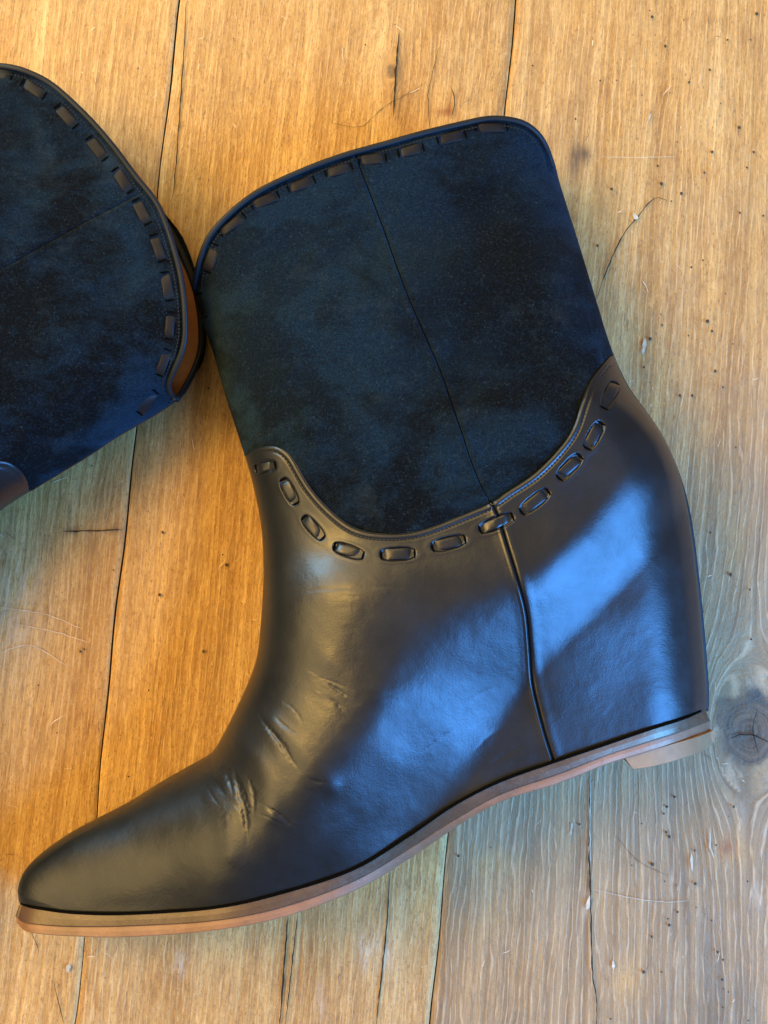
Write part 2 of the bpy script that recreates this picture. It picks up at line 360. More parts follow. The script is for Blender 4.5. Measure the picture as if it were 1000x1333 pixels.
    A_up = sub(Af, Af[0], a_mid); A_lo = sub(Af, a_mid, Af[-1]); B_up = sub(Bf, Bf[0], b_mid); B_lo = sub(Bf, b_mid, Bf[-1])
    T1 = g(sub(topc, topc[0], split, 60)); T2 = g(sub(topc, split, topc[-1], 60))
    C1 = g(sub(cuff, cuff[0], jx, 60)); C2 = g(sub(cuff, jx, cuff[-1], 60))
    SU, SL = g(resample(seam_u, 60)), g(resample(seam_l, 60)); SL[0] = C1[-1]; SU[-1] = C1[-1]; SU[0] = T1[-1]
    T1[0] = Af[0]; T2[-1] = Bf[0]; T2[0] = T1[-1]; C1[0] = A_lo[0]; C2[-1] = B_lo[0]; C2[0] = C1[-1]
    FH = g(sub(feather, feather[0], TR((722, 993)), 60)); FH[0] = B_lo[-1]
    FV = g(sub(feather, TR((722, 993)), feather[-1], 120)); SL[-1] = FH[-1]; FV[0] = FH[-1]; FV[-1] = A_lo[-1]
    def coons(L, R, Tp, Bt, n, m, uc=None, decay=1.0):
        """L,R run top to bottom (n rows); Tp,Bt run left to right (m columns)"""
        v = np.linspace(0, 1, n)[:, None, None]; u = (np.linspace(0, 1, m) if uc is None else uc)
        Lr = L if len(L) == n else resample(L, n); Rr = R if len(R) == n else resample(R, n)
        Tr_ = resample(Tp, m, u); Br = resample(Bt, m, u); u = u[None, :, None]
        w0, w1 = (1-v)**decay, v**decay
        dT = Tr_[None]-((1-u)*Tr_[0]+u*Tr_[-1]); dB = Br[None]-((1-u)*Br[0]+u*Br[-1])
        return (1-u)*Lr[:, None]+u*Rr[:, None]+w0*dT+w1*dB
    cosl = lambda m: (1-np.cos(np.linspace(0, 1, m)*math.pi/2))          # dense near the left edge
    cosr = lambda m: cosl(m)[::-1]*-1+1
    mix = lambda c, m: .55*c+.45*np.linspace(0, 1, m)
    def panel(pname, xy, lay, plabel=None, skirt=.0016):
        c, h = zbase(xy); w = np.concatenate([xy, (c+h)[..., None]], -1)
        w[..., 2] += zdet(PIX(w), lay)*np.clip(h/.006, .25, 1)
        n, m = w.shape[:2]
        # a turned-down edge all round gives the hide its thickness
        wp = np.empty((n+2, m+2, 3)); wp[1:-1, 1:-1] = w; wp[0, 1:-1] = w[0]; wp[-1, 1:-1] = w[-1]; wp[:, 0] = wp[:, 1]; wp[:, -1] = wp[:, -2]
        for sl in ((0, slice(None)), (-1, slice(None)), (slice(1, -1), 0), (slice(1, -1), -1)): wp[sl][..., 2] -= skirt
        fl = up_flip(w)
        V = [wp.reshape(-1, 3)]; F = [grid_faces(n+2, m+2, 0, fl)]
        # far side of the same panel, resting on the table
        k = 5; ii = np.unique(np.r_[0:n:k, n-1]); jj = np.unique(np.r_[0:m:k, m-1]); lo = w[np.ix_(ii, jj)].copy()
        cl, hl = c[np.ix_(ii, jj)], h[np.ix_(ii, jj)]; lo[..., 2] = np.maximum(cl-hl, .0012)
        off = wp.shape[0]*wp.shape[1]
        V.append(lo.reshape(-1, 3)); F.append(grid_faces(len(ii), len(jj), off, not fl))
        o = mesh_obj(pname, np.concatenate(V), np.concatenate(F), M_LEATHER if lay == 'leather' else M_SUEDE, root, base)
        if plabel: o['label'] = plabel
        return w
    R = lambda n: max(12, int(n*res))
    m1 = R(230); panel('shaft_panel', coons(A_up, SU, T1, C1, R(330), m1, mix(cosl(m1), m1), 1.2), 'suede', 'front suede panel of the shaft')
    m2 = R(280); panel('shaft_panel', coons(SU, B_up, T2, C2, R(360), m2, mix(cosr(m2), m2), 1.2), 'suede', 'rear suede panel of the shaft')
    m3 = R(230); panel('heel_panel', coons(SL, B_lo, C2, FH[::-1], R(330), m3, mix(cosr(m3), m3)), 'leather')
    # vamp: rows paired by hand so that they run square across the foot
    nv = R(640); m4 = R(330)
    tv = np.linspace(0, 1, nv)
    Rcurve = np.concatenate([resample(SL, 140), FV[1:]])
    tA = lambda p: nearest_t(A_lo, W(np.array(TR(p)), .038)[:2]); tR = lambda p: nearest_t(resample(Rcurve, 800), s_b(np.array([TR(p)]))[0, :2])
    pairs = [((343,740),(668,735)),((336,848),(693,887)),((315,907),(722,993)),((282,972),(590,1050)),((200,1024),(418,1149)),((126,1066),(224,1188)),((56,1109),(98,1190)),((30,1138),(44,1183))]
    ka = [0]+[tA(a) for a, b in pairs]+[1]; kb = [0]+[tR(b) for a, b in pairs]+[1]; kv = [0]+[(x+y)/2 for x, y in zip(ka[1:-1], kb[1:-1])]+[1]
    def mono(x, xs, ys):   # smooth monotone interpolation
        y = np.interp(x, xs, ys); k = max(3, len(x)//18)|1; pad = np.pad(y, k//2, mode='reflect', reflect_type='odd'); y = np.convolve(pad, np.ones(k)/k, 'valid'); y[0], y[-1] = ys[0], ys[-1]; return y
    Lr = resample(A_lo, nv, mono(tv, kv, ka)); Rr = resample(resample(Rcurve, 800), nv, mono(tv, kv, kb))
    panel('vamp', coons(Lr, Rr, C1, np.stack([A_lo[-1]*.5+Lr[-1]*.5, Rr[-1]]), nv, m4, mix(cosl(m4), m4), 3.0), 'leather')

    sm = resample(seam_all, 160)[2:-2]; ms = sm[:, None, 0]*0
    near = np.argmin(((sm-jx)**2).sum(1)); wsu = s_s(sm[:near]); wsu[:, 2] += -.0001; wsl = s_l(sm[near:]); wsl[:, 2] += .0001
    def thin(nm, c3, r):
        t = np.gradient(c3, axis=0); t /= np.linalg.norm(t, axis=1)[:, None]; a = np.linspace(0, 2*math.pi, 6, endpoint=False)
        sd = np.cross(t, [0, 0, 1.]); sd /= np.linalg.norm(sd, axis=1)[:, None]; nn = np.cross(sd, t)
        swept(nm, c3[:, None]+r*(np.cos(a)[None, :, None]*sd[:, None]+.5*np.sin(a)[None, :, None]*nn[:, None]), M_DARK, root, base)
    thin('side_seam', wsu, .0008 if not left else .0003); thin('side_seam', wsl, .00032)  # dark tubes stand in for the shadow line along the seam
    # ---- lining: near and far inner faces of the shaft
    for kind in (0, 1):
        Tt = topc if kind == 0 or not left else outer
        T_all = g(sub(Tt, Tt[0], Tt[-1], 80)) if not (left and kind) else None
        if T_all is None:
            zl = np.full(len(outer), .02)
            for _ in range(16):
                wl_ = W(outer, zl); c_, h_ = zbase(wl_[:, :2]); zl = .5*zl+.5*(np.maximum(c_-h_, .0012)+.0018)
            lip_l = W(outer, zl); T_all = lip_l[:, :2]
        C_all = np.concatenate([C1, C2[1:]])
        G = coons(A_up, B_up, T_all, C_all, 40, 60, None, 1.2); c, h = zbase(G)
        zz = c+h-.0035 if kind == 0 else np.maximum(c-h, .0012)+.0018
        if kind == 0: G, zz = G[2:], zz[2:]
        else: zz = np.minimum(zz, c+h-.0026)
        w = np.concatenate([G, zz[..., None]], -1)
        o = mesh_obj('lining', w.reshape(-1, 3), grid_faces(w.shape[0], 60, 0, up_flip(w) == (kind == 1)), M_LINING, root, base)
        if left and kind: o['label'] = 'tan leather lining showing in the open mouth'
    # ---- topline binding: a folded strip round the mouth
    def tube(nm, c3, r, mat, parent=root, flat=1.0, k=8, lab=None):
        c3 = np.asarray(c3); t = np.gradient(c3, axis=0); t /= np.linalg.norm(t, axis=1)[:, None]+1e-12
        up = np.array([0, 0, 1.]); sd = np.cross(t, up); sd /= np.linalg.norm(sd, axis=1)[:, None]+1e-9; nn = np.cross(sd, t)
        a = np.linspace(0, 2*math.pi, k, endpoint=False); r = np.broadcast_to(r, len(c3))
        rings = c3[:, None]+r[:, None, None]*(np.cos(a)[None, :, None]*sd[:, None]+flat*np.sin(a)[None, :, None]*nn[:, None])
        o = swept(nm, rings, mat, parent, base)
        if lab: o['label'] = lab
        return o
    tc = offset_in(resample(topc, 150), 1.8, TR((480, 450))); w = s_b(tc); tube('topline_binding', w+np.array([0, 0, .0006]), .0011, M_BIND, flat=.6)
    inn = offset_in(tc, 8.5, TR((480, 450))); thread_on(s_s, inn, 4.6, .00032, 'topline_stitching', root, base)
    # far lip of the mouth
    if left:
        lipw = lip_l.copy(); lipw[:, 2] += .0006
        fade = sstep(np.linspace(0, 1, 120), .0, .06)
        tube('far_lip_binding', lipw, .0014, M_BIND, flat=.9)
        # wall of lining rising from the far lip to the mouth's front corner
    else:
        cc, hh = zbase(w[:, :2]); lipw = w.copy(); lipw[:, 2] = np.maximum(cc-hh, .0014)+.0008; tube('far_lip_binding', lipw, .0014, M_BIND)
    # front fold seam and back piping
    bw = Bw.copy(); i0 = nearest_t(back, TR((780, 410)))
    bp = resample(Bw, 120, np.linspace(0.0, 1, 120)); ins = np.array(TR((560, 640))); 
    cin = W(ins, .04); dv = cin-bp; dv[:, 2] = 0; dv /= np.linalg.norm(dv, axis=1)[:, None]
    bp = bp+dv*.0004; bp[:, 2] += .0012
    tube('back_piping', bp, .0006+.0008*sstep(np.linspace(0, 1, 120), .25, .42), M_PIPE, flat=1.2)
    # ---- laces
    def lace(x, y, a, l, w, sf, proud, dip, mat=M_LACE, twist=0.0):
        n, m = 13, 9; u = np.linspace(-1, 1, n); v = np.linspace(-1, 1, m); U, Vv = np.meshgrid(u, v, indexing='ij')
        ca, sa = math.cos(math.radians(a)), math.sin(math.radians(a))
        wob = 1+.06*math.sin(x*1.7)
        X = x+(U*l/2)*ca-(Vv*w/2*wob*(1-.10*U**4))*sa; Y = y+(U*l/2)*sa+(Vv*w/2*wob*(1-.10*U**4))*ca
        P = np.stack([X, Y], -1); W3 = sf(P)
        zc_ = W3[..., 2].mean()*.35+W3[..., 2]*.65
        W3[..., 2] = zc_+proud*(1-np.abs(U)**3)-dip*np.abs(U)**5-.0004*np.abs(Vv)**4+twist*U*Vv
        top = W3; bot = W3.copy(); bot[..., 2] -= .0011
        k = n*m; V = np.concatenate([top.reshape(-1, 3), bot.reshape(-1, 3)]); fl = up_flip(top)
        F = [tuple(f) for f in grid_faces(n, m, 0, fl)]+[tuple(f) for f in grid_faces(n, m, k, not fl)]
        ring = [j for j in range(m)]+[i*m+m-1 for i in range(1, n)]+[(n-1)*m+j for j in range(m-2, -1, -1)]+[i*m for i in range(n-2, 0, -1)]
        for q in range(len(ring)):
            a_, b_ = ring[q], ring[(q+1) % len(ring)]; f = (a_, a_+k, b_+k, b_); F.append(f if not fl else f[::-1])
        mesh_obj('lace_segment', V, F, mat, root, base)
        # slits at both ends where the lace dives through the hide
        for s in (-1, 1):
            cx, cy = x+s*(l/2+1.0)*ca, y+s*(l/2+1.0)*sa
            th = np.linspace(0, 2*math.pi, 12, endpoint=False)
            px = np.stack([cx+1.3*np.cos(th)*ca-(w*.44)*np.sin(th)*sa, cy+1.3*np.cos(th)*sa+(w*.44)*np.sin(th)*ca], -1)
            q = sf(px); q[:, 2] += .00025
            lo = q.copy(); lo[:, 2] -= .001
            V = np.concatenate([q, lo]); F = [tuple(range(12))]+[(i, (i+1) % 12, 12+(i+1) % 12, 12+i) for i in range(12)]
            mesh_obj('lace_slit', V, F, M_DARK, root, base)
    for i, (x, y, a, l, w_) in enumerate(top_l): lace(x, y, a, l+5, w_, s_s, .0009, .0006, M_LACE, .0004 if i % 3 == 0 else -.0002)
    for i, (x, y, a, l, w_) in enumerate(low):
        if left and x < -40: continue
        lace(x, y, a, l+1, w_+1.0, s_l, .0008, .0010, M_LEATHER, .0005*((i*7) % 3-1))
    # ---- seam stitching below the cuff edge
    low_c = offset_in(cuff, 8.0, TR((600, 800))); thread_on(s_l, resample(low_c, 200)[4:-3], 5.0, .00030, 'cuff_stitching', root, base)
    # ---- sole
    ST = [((918,924),(925,938),(927,953)),((892,936),(895,950),(897,961)),((842,952),(845,966),(848,977)),((784,972),(787,985),(790,995)),((722,993),(725,1009),(727,1020)),((650,1019),(654,1034),(657,1042)),
          ((590,1050),(596,1066),(600,1073)),((530,1091),(536,1104),(541,1113)),((460,1133),(464,1146),(467,1157)),((370,1163),(373,1180),(376,1192)),((280,1183),(281,1199),(282,1211)),((168,1191),(168,1206),(168,1220)),((98,1190),(96,1207),(94,1219)),((50,1184),(45,1204),(44,1215)),((33,1180),(28,1200),(30,1210)),((26,1177),(20,1192),(22,1201))]
    cf, cm, cg = (smooth(tr([q[k] for q in ST]), 0 or 220) for k in range(3))
    # keep the three lines paired station by station
    def paired(k):
        pts = tr([q[k] for q in ST]); out = []
        for i in range(len(pts)-1):
            p1, p2 = pts[i], pts[i+1]; p0 = pts[i-1] if i else 2*p1-p2; p3 = pts[i+2] if i+2 < len(pts) else 2*p2-p1
            t = np.linspace(0, 1, 14, endpoint=False)[:, None]
            out.append(0.5*((2*p1)+(-p0+p2)*t+(2*p0-5*p1+4*p2-p3)*t*t+(-p0+3*p1-3*p2+p3)*t**3))
        return np.concatenate(out+[pts[-1:]])
    cf, cm, cg = paired(0), paired(1), paired(2)
    wf = s_b(cf); cc, hh = zbase(wf[:, :2])
    L = arclen(cf); L = L/L[-1]
    wid = np.maximum(hh, 0)+.0022
    wid = np.maximum(wid, .0075*np.sqrt(np.clip(L/.02, .25, 1)))       # rounded heel seat
    wid = np.maximum(wid, .0062)
    ker = np.ones(7)/7; wid = np.convolve(np.pad(wid, 3, 'edge'), ker, 'valid')
    Lp = PIX(wf)[:, 0] if not left else np.full(len(cf), 100.)
    lean = .0036*np.exp(-((Lp-550)/80)**2)+.0016*np.exp(-((Lp-905)/25)**2)
    def strip(nm, c0, c1, dz, mat, round_=.0006, lk=1.0):
        zt = cc+wid+dz; R_ = []
        for i in range(len(c0)):
            a, b = c0[i], c1[i]; z = zt[i]; lz = max(cc[i]-wid[i]-dz, .0008)
            pr = [(0, -.0028), (.03, -.0003), (.08, 0), (.5, .0001), (.92, 0), (.975, -round_*.3), (1.0, -round_*1.5)]
            top = [W(a+(b-a)*f, z+d-lk*lean[i]*(f-(0 if lk == 1.0 else -.9))) for f, d in pr]
            bot = [np.array([top[-1][0], top[-1][1], lz+.0006]), np.array([top[-2][0], top[-2][1], lz]), np.array([top[0][0], top[0][1], lz])]
            R_.append(top+bot)
        return swept(nm, R_, mat, root, base)
    d0 = cf-cm; d0 /= np.linalg.norm(d0, axis=1)[:, None]
    gl = PIX(wf)-d0*-1.2; gl = PIX(wf)+d0*1.6; zg = cc+wid+.0001; gw = W(gl, zg); gw[:, 2] = zg; gw = gw[3:-2]
    tube('feather_gap_shade', gw, .00060, M_DARK, flat=.8, k=6)  # solid dark strip stands in for shade between upper and welt
    strip('welt', cf+d0*1.6, cm, 0, M_WELT); strip('outsole', cm+d0*1.0, cg, -.0007, M_SOLE, .0006, .8)
    for o_ in root.children:
        if o_.name.split('.')[0] in ('welt', 'outsole'): o_.data.polygons.foreach_set('use_smooth', np.zeros(len(o_.data.polygons), bool))
    HL = [((812,984),(825,1002)),((830,980),(840,1000)),((850,975),(856,997)),((875,968),(878,991)),((900,961),(902,983)),((918,955),(918,976)),((928,951),(930,966))]
    c0, c1 = smooth(tr([a for a, b in HL]), 40), smooth(tr([b for a, b in HL]), 40)
    wl = s_b(resample(tr([(812,968),(918,926)]), 40)); c_, h_ = zbase(wl[:, :2]); h_ = np.maximum(h_, .008); R_ = []
    for i in range(40):
        z = c_[i]+h_[i]+.0008; a, b = c0[i], c1[i]; lz = max(c_[i]-h_[i], .001)
        top = [W(a+(b-a)*f, z+d) for f, d in ((0, -.001), (.04, 0), (.96, 0), (1, -.0008))]
        R_.append(top+[np.array([top[-1][0], top[-1][1], lz]), np.array([top[0][0], top[0][1], lz])])
    lift = swept('heel_lift', R_, M_LIFT, root, base); lift.data.polygons.foreach_set('use_smooth', np.zeros(len(lift.data.polygons), bool))
    return root

def offset_in(c, d, toward):
    t = np.gradient(c, axis=0); t /= np.linalg.norm(t, axis=1)[:, None]; n = np.stack([-t[:, 1], t[:, 0]], -1)
    s = np.sign(((np.asarray(toward)-c)*n).sum(1).mean()); return c+n*d*s
def thread_on(sf, c, step, r, name, root, base):
    L = arclen(c)[-1]; n = int(L/step); V, F = [], []
    p = resample(c, n*2+1); w = sf(p, 10)
    for i in range(n):
        a, b = w[2*i], w[2*i+1]; d = b-a; ln = np.linalg.norm(d)+1e-9; d = d/ln; a = a-d*ln*.15; b = b+d*ln*.15
        sd = np.cross(d, [0, 0, 1.]); sd /= np.linalg.norm(sd)+1e-9; k = len(V)
        for q, h in ((a, 0), ((a+b)/2, r*1.2), (b, 0)):
            V += [q-sd*r+[0, 0, h-r], q+[0, 0, h+r*.8], q+sd*r+[0, 0, h-r]]
        for j in (0, 3): F += [(k+j, k+j+1, k+j+4, k+j+3), (k+j+1, k+j+2, k+j+5, k+j+4)]
    o = mesh_obj(name, np.array(V), F, M_THREAD, root, base); o['kind'] = 'stuff'

# ------------------------------------------------------------------ table
def wood_mat():
    t = NT('old_pine'); gu = t.attr('grain').outputs['Vector']; aux = t.attr('marks').outputs['Vector']
    o = t.obj()
    sep = t.n('ShaderNodeSeparateXYZ'); t.l(aux, sep.inputs[0]); gray, dark, pale = sep.outputs
    sep2 = t.n('ShaderNodeSeparateXYZ'); t.l(t.attr('knot').outputs['Vector'], sep2.inputs[0]); kn, rust, wide = sep2.outputs
    A = t.noise(t.mapping(gu, (300, 6, 1)), 1, 3, 0.6, 0.35)       # growth rings
    B = t.noise(t.mapping(gu, (1300, 70, 1)), 1, 3, 0.7, 0.4)      # fine fibre
    C_ = t.noise(t.mapping(gu, (55, 4, 1)), 1, 4, 0.6, 0.5)       # broad figure
    D = t.noise(t.mapping(gu, (1300, 560, 1)), 1, 3, 0.7)           # nicks
    E = t.noise(o, 26, 6, 0.7)
    Fn = t.noise(t.mapping(gu, (800, 110, 1)), 1, 4, 0.75, 1.0)
    G = t.noise(t.mapping(gu, (420, 160, 1)), 1, 4, 0.75, 0.6)      # mottling
    c = t.mix(t.mapr(C_, 0.34, 0.66), (0.42, 0.258, 0.092), (0.61, 0.420, 0.180))
    c = t.mix(t.mapr(A, 0.38, 0.62), t.mix(1.0, c, (0.80, 0.73, 0.64), 'MULTIPLY'), c)
    c = t.mix(t.mapr(A, 0.60, 0.72, 0, 0.35), c, (0.62, 0.455, 0.235))
    c = t.mix(t.mapr(G, 0.34, 0.50, 0.55, 0.0), c, t.mix(1.0, c, (0.66, 0.56, 0.46), 'MULTIPLY'))
    c = t.mix(t.mapr(G, 0.54, 0.68, 0.0, 0.40), c, (0.62, 0.465, 0.250))
    c = t.mix(t.mapr(B, 0.34, 0.56, 0.55, 0.0), c, (0.23, 0.130, 0.062))
    c = t.mix(t.mapr(D, 0.57, 0.68, 0, 0.75), c, (0.18, 0.10, 0.05))
    c = t.mix(t.mapr(D, 0.38, 0.28, 0, 0.55), c, (0.66, 0.53, 0.34))
    c = t.mix(t.mapr(Fn, 0.60, 0.69, 0, 0.75), c, (0.15, 0.085, 0.042))
    H2 = t.noise(t.mapping(gu, (28, 9, 1)), 1, 6, 0.7, 1.2)
    c = t.mix(t.mapr(H2, 0.54, 0.70, 0, 0.55), c, t.mix(1.0, c, (0.70, 0.55, 0.36), 'MULTIPLY'))
    c = t.mix(t.mapr(E, 0.50, 0.70, 0, 0.50), c, t.mix(1.0, c, (0.72, 0.58, 0.44), 'MULTIPLY'))
    sg = t.n('ShaderNodeSeparateXYZ'); t.l(gu, sg.inputs[0]); gx = sg.outputs[0]
    ph = t.math('ADD', t.math('MULTIPLY', gx, 2150.0), t.math('MULTIPLY', t.noise(t.mapping(gu, (50, 9, 1)), 1, 4, 0.6), 34.0))
    sn = t.math('SINE', ph); ln = t.math('MULTIPLY', t.mapr(sn, 0.62, 0.98), t.mapr(B, 0.38, 0.55))
    c = t.mix(t.math('MULTIPLY', ln, t.mapr(E, 0.35, 0.65, 0.10, 0.50)), c, (0.64, 0.475, 0.26))
    dk = t.math('MULTIPLY', t.mapr(sn, 0.2, 0.62), t.mapr(Fn, 0.45, 0.60)); dk = t.math('MULTIPLY', dk, t.mapr(sn, 0.80, 0.62))
    c = t.mix(t.math('MULTIPLY', dk, 0.35), c, (0.23, 0.125, 0.060))
    # weathering plus painted-in loss of warm light: greyer board on the right
    gr = t.mix(t.mapr(A, 0.38, 0.62), (0.165, 0.126, 0.086), (0.285, 0.220, 0.150)); gr = t.mix(t.mapr(Fn, 0.5, 0.68, 0, 0.4), gr, (0.14, 0.11, 0.095))
    gr = t.mix(t.math('MULTIPLY', ln, 0.6), gr, (0.50, 0.42, 0.33)); c = t.mix(gray, c, gr)
    c = t.mix(t.math('MULTIPLY', pale, t.mapr(t.noise(t.mapping(gu, (500, 90, 1)), 1, 4, 0.7), 0.38, 0.6)), c, (0.60, 0.55, 0.50))
    c = t.mix(rust, c, (0.20, 0.065, 0.022))
    ring = t.noise(t.mapping(t.attr('ring').outputs['Vector'], (520, 3, 1)), 1, 4, 0.7, 0.5)
    kc = t.mix(t.mapr(ring, 0.35, 0.65), (0.050, 0.036, 0.030), (0.165, 0.110, 0.075))
    c = t.mix(kn, c, kc)
    c = t.mix(t.math('MULTIPLY', dark, t.mapr(t.noise(t.mapping(gu, (420, 60, 1)), 1, 4, 0.75), 0.30, 0.55, 0.35, 1.0)), c, (0.040, 0.034, 0.036))
    b = t.bump(A, 0.0006, 0.6); b = t.bump(sn, 0.00006, 0.5, b); b = t.bump(D, 0.0004, 0.6, b); b = t.bump(E, 0.004, 0.35, b); b = t.bump(Fn, 0.0003, .5, b)
    r = t.mapr(t.noise(o, 40, 4, 0.7), 0.3, 0.7, 0.42, 0.62)
    return t.out(c, r, b, **{'Specular IOR Level': 0.38})
M_WOOD = wood_mat()
M_GAP = plain('dark_gap', (0.020, 0.012, 0.008), 0.95)  # near-black brown for board sides and cracks
M_HOLE = plain('wormhole_dark', (0.060, 0.040, 0.030), 0.95)
M_SCR_D = plain('dark_scratch', (0.16, 0.090, 0.050), 0.8)
M_SCR_L = plain('pale_scratch', (0.60, 0.50, 0.40), 0.6)
M_PAINT = plain('white_paint_fleck', (0.42, 0.41, 0.38), 0.6)

table = bpy.data.objects.new('wooden_table', None); COL.objects.link(table)
table['label'] = 'worn old pine table top of wide planks under the two boots'; table['category'] = 'table'
def lineX(x0, x1): return lambda y: x0+(x1-x0)*y/1333.0     # seam: pixel x at picture top and bottom
wob = lambda y, k: 1.6*np.sin(y/97.0+k)+0.9*np.sin(y/31.0+2*k)
seams = [lineX(-560, -820), lineX(-150, -370), lineX(232, 97), lineX(672, 562), lineX(1165, 1150), lineX(1600, 1640)]
KN = [(976, 950, 46), (510, 92, 9), (1085, 1110, 20)]     # knots: centre and radius in pixels
for bi in range(5):
    l_, r_ = seams[bi], seams[bi+1]
    ys = np.arange(-900, 2240, 4.5 if bi in (1, 2, 3) else 14.0); nx = 110 if bi in (1, 2, 3) else 24
    Yg = np.repeat(ys[:, None], nx, 1); f = np.linspace(0, 1, nx)[None]
    gap = 0.9
    X0 = l_(Yg)+wob(Yg, bi)+gap*(1+.3*np.sin(Yg/140+bi)); X1 = r_(Yg)+wob(Yg, bi+1)-gap*(1+.3*np.sin(Yg/120+bi))
    Xg = X0+(X1-X0)*f
    # image-like plan pixels to metres on the table plane
    WX = (Xg-500)*S0; WY = (666.5-Yg)*S0
    edge = np.minimum(Xg-X0, X1-Xg)
    Z = -.0009*np.exp(-(np.maximum(edge, 0)/3.0)**1.5)+.00035*fbm(Xg/120+bi*7, Yg/260, 2, bi)-[.0, .0001, 0, .0003, .0][bi]-.0005
    V = np.stack([WX, WY, Z], -1); n, m = Xg.shape
    Vs = V.reshape(-1, 3)
    # grain coordinate: across the board, flowing round the knots
    slope = (l_(1333.)-l_(0.))/1333*(1-f)+(r_(1333.)-r_(0.))/1333*f
    U = (Xg-slope*(Yg-600))*S0
    fx = np.zeros_like(U)
    for kx, ky, kr in KN:
        dx, dy = Xg-kx, (Yg-ky)*.55; rr = np.sqrt(dx*dx+dy*dy)
        fx += -dx*(kr*1.05)**2/np.maximum(rr, kr)**2
    U = U+fx*S0+.0016*fbm(Xg/160, Yg/420, 2, 31+bi)
    knm = np.zeros_like(U); ring = np.zeros_like(U)
    for kx, ky, kr in KN:
        rr = np.sqrt((Xg-kx)**2+((Yg-ky)*.92)**2)*(1+.15*fbm(Xg/24, Yg/24, 3, 4)); k_ = 1-sstep(rr, kr*.82, kr*1.12); knm = np.maximum(knm, k_*(.95 if kr > 30 else .8)); ring = np.where(k_ > 0, rr*S0, ring)
    def blob(x, y, sx, sy): return np.exp(-((Xg-x)/sx)**2-((Yg-y)/sy)**2)
    nz = fbm(Xg/40, Yg/90, 3, 50)
    gray = {1: .0, 2: 0.0, 3: .30, 4: .6}.get(bi, 0)+0*U
    if bi == 3: gray = .08+.70*sstep(Yg+.45*(Xg-800)+60*nz, 250, 1000)  # weathered board; gradient also paints the fading of warm light
    if bi == 2: gray = .12*sstep(Yg+40*nz, 1050, 1250)  # greyed lower end paints soft shade from the warm light
    gray = np.clip(gray+.10*nz-.45*blob(955, 1110, 26, 22)-.4*blob(815, 1275, 22, 22)-.4*blob(640, 1128, 30, 20)-.25*blob(640, 1250, 60, 90), 0, .92)  # less grey spots; the one below the sole paints a warm light leak
    dark = .85*(blob(748, 205, 7, 22)+blob(762, 200, 9, 13))+.55*blob(522, 85, 5, 34)+.4*blob(520, 140, 4, 20)+.55*blob(92, 690, 10, 5)+.5*blob(90, 668, 4, 12)+.5*blob(150, 690, 10, 6)+1.0*blob(985, 905, 15, 10)+.3*blob(880, 1350, 60, 50)+.25*blob(903, 187, 5, 9)+.25*blob(975, 950, 60, 50)+.35*blob(955, 1320, 40, 60)+.2*blob(900, 1170, 40, 120)
    pale = .6*blob(480, 1235, 12, 26)+.6*blob(505, 1240, 8, 26)+.45*blob(235, 1255, 8, 20)+.45*blob(90, 1260, 4, 8)+.6*blob(764, 1180, 5, 14)+.4*blob(418, 1305, 6, 24)+.4*blob(1000, 1165, 20, 18)+.35*blob(20, 800, 40, 80)
    rust = .8*(blob(577, 146, 12, 4)+blob(585, 140, 4, 10))+.7*blob(948, 1105, 9, 10)+.5*blob(60, 700, 5, 3)
    o = mesh_obj('plank', Vs, grid_faces(n, m, 0, up_flip(V)), M_WOOD, table)
    me = o.data
    def put(nm, a, b, c):
        at = me.attributes.new(nm, 'FLOAT_VECTOR', 'POINT'); at.data.foreach_set('vector', np.stack([a, b, c], -1).reshape(-1, 3).astype(np.float32).ravel())
    put('grain', U, WY+bi*1.37, 0*U+bi*3.1); put('marks', gray, np.clip(dark, 0, 1), np.clip(pale, 0, 1)); put('knot', knm, np.clip(rust, 0, 1), 0*U); put('ring', ring, WY*0+.3*np.arctan2(Yg-950, Xg-976)/6, 0*U)
    # board sides and underside
    q = [V[0, 0], V[0, -1], V[-1, -1], V[-1, 0]]; side = []
    L_, R_ = V[::8, 0], V[::8, -1]
    for c_, fl in ((L_, 0), (R_, 1)):
        k = len(side); n_ = len(c_)
    L_, R_ = V[::2, 0]-[0, 0, .0007], V[::2, -1]-[0, 0, .0007]
    vv = np.concatenate([L_, L_-[0, 0, .028], R_-[0, 0, .028], R_]); nn = len(L_); F = []
    for i in range(nn-1):
        for b0, b1 in ((0, nn), (nn, 2*nn), (2*nn, 3*nn)): F.append((b0+i, b1+i, b1+i+1, b0+i+1))
    F += [(0, nn, 2*nn, 3*nn), (nn-1, 2*nn-1, 3*nn-1, 4*nn-1)]
    mesh_obj('plank_edge', vv, F, M_GAP, o, smooth_=False)

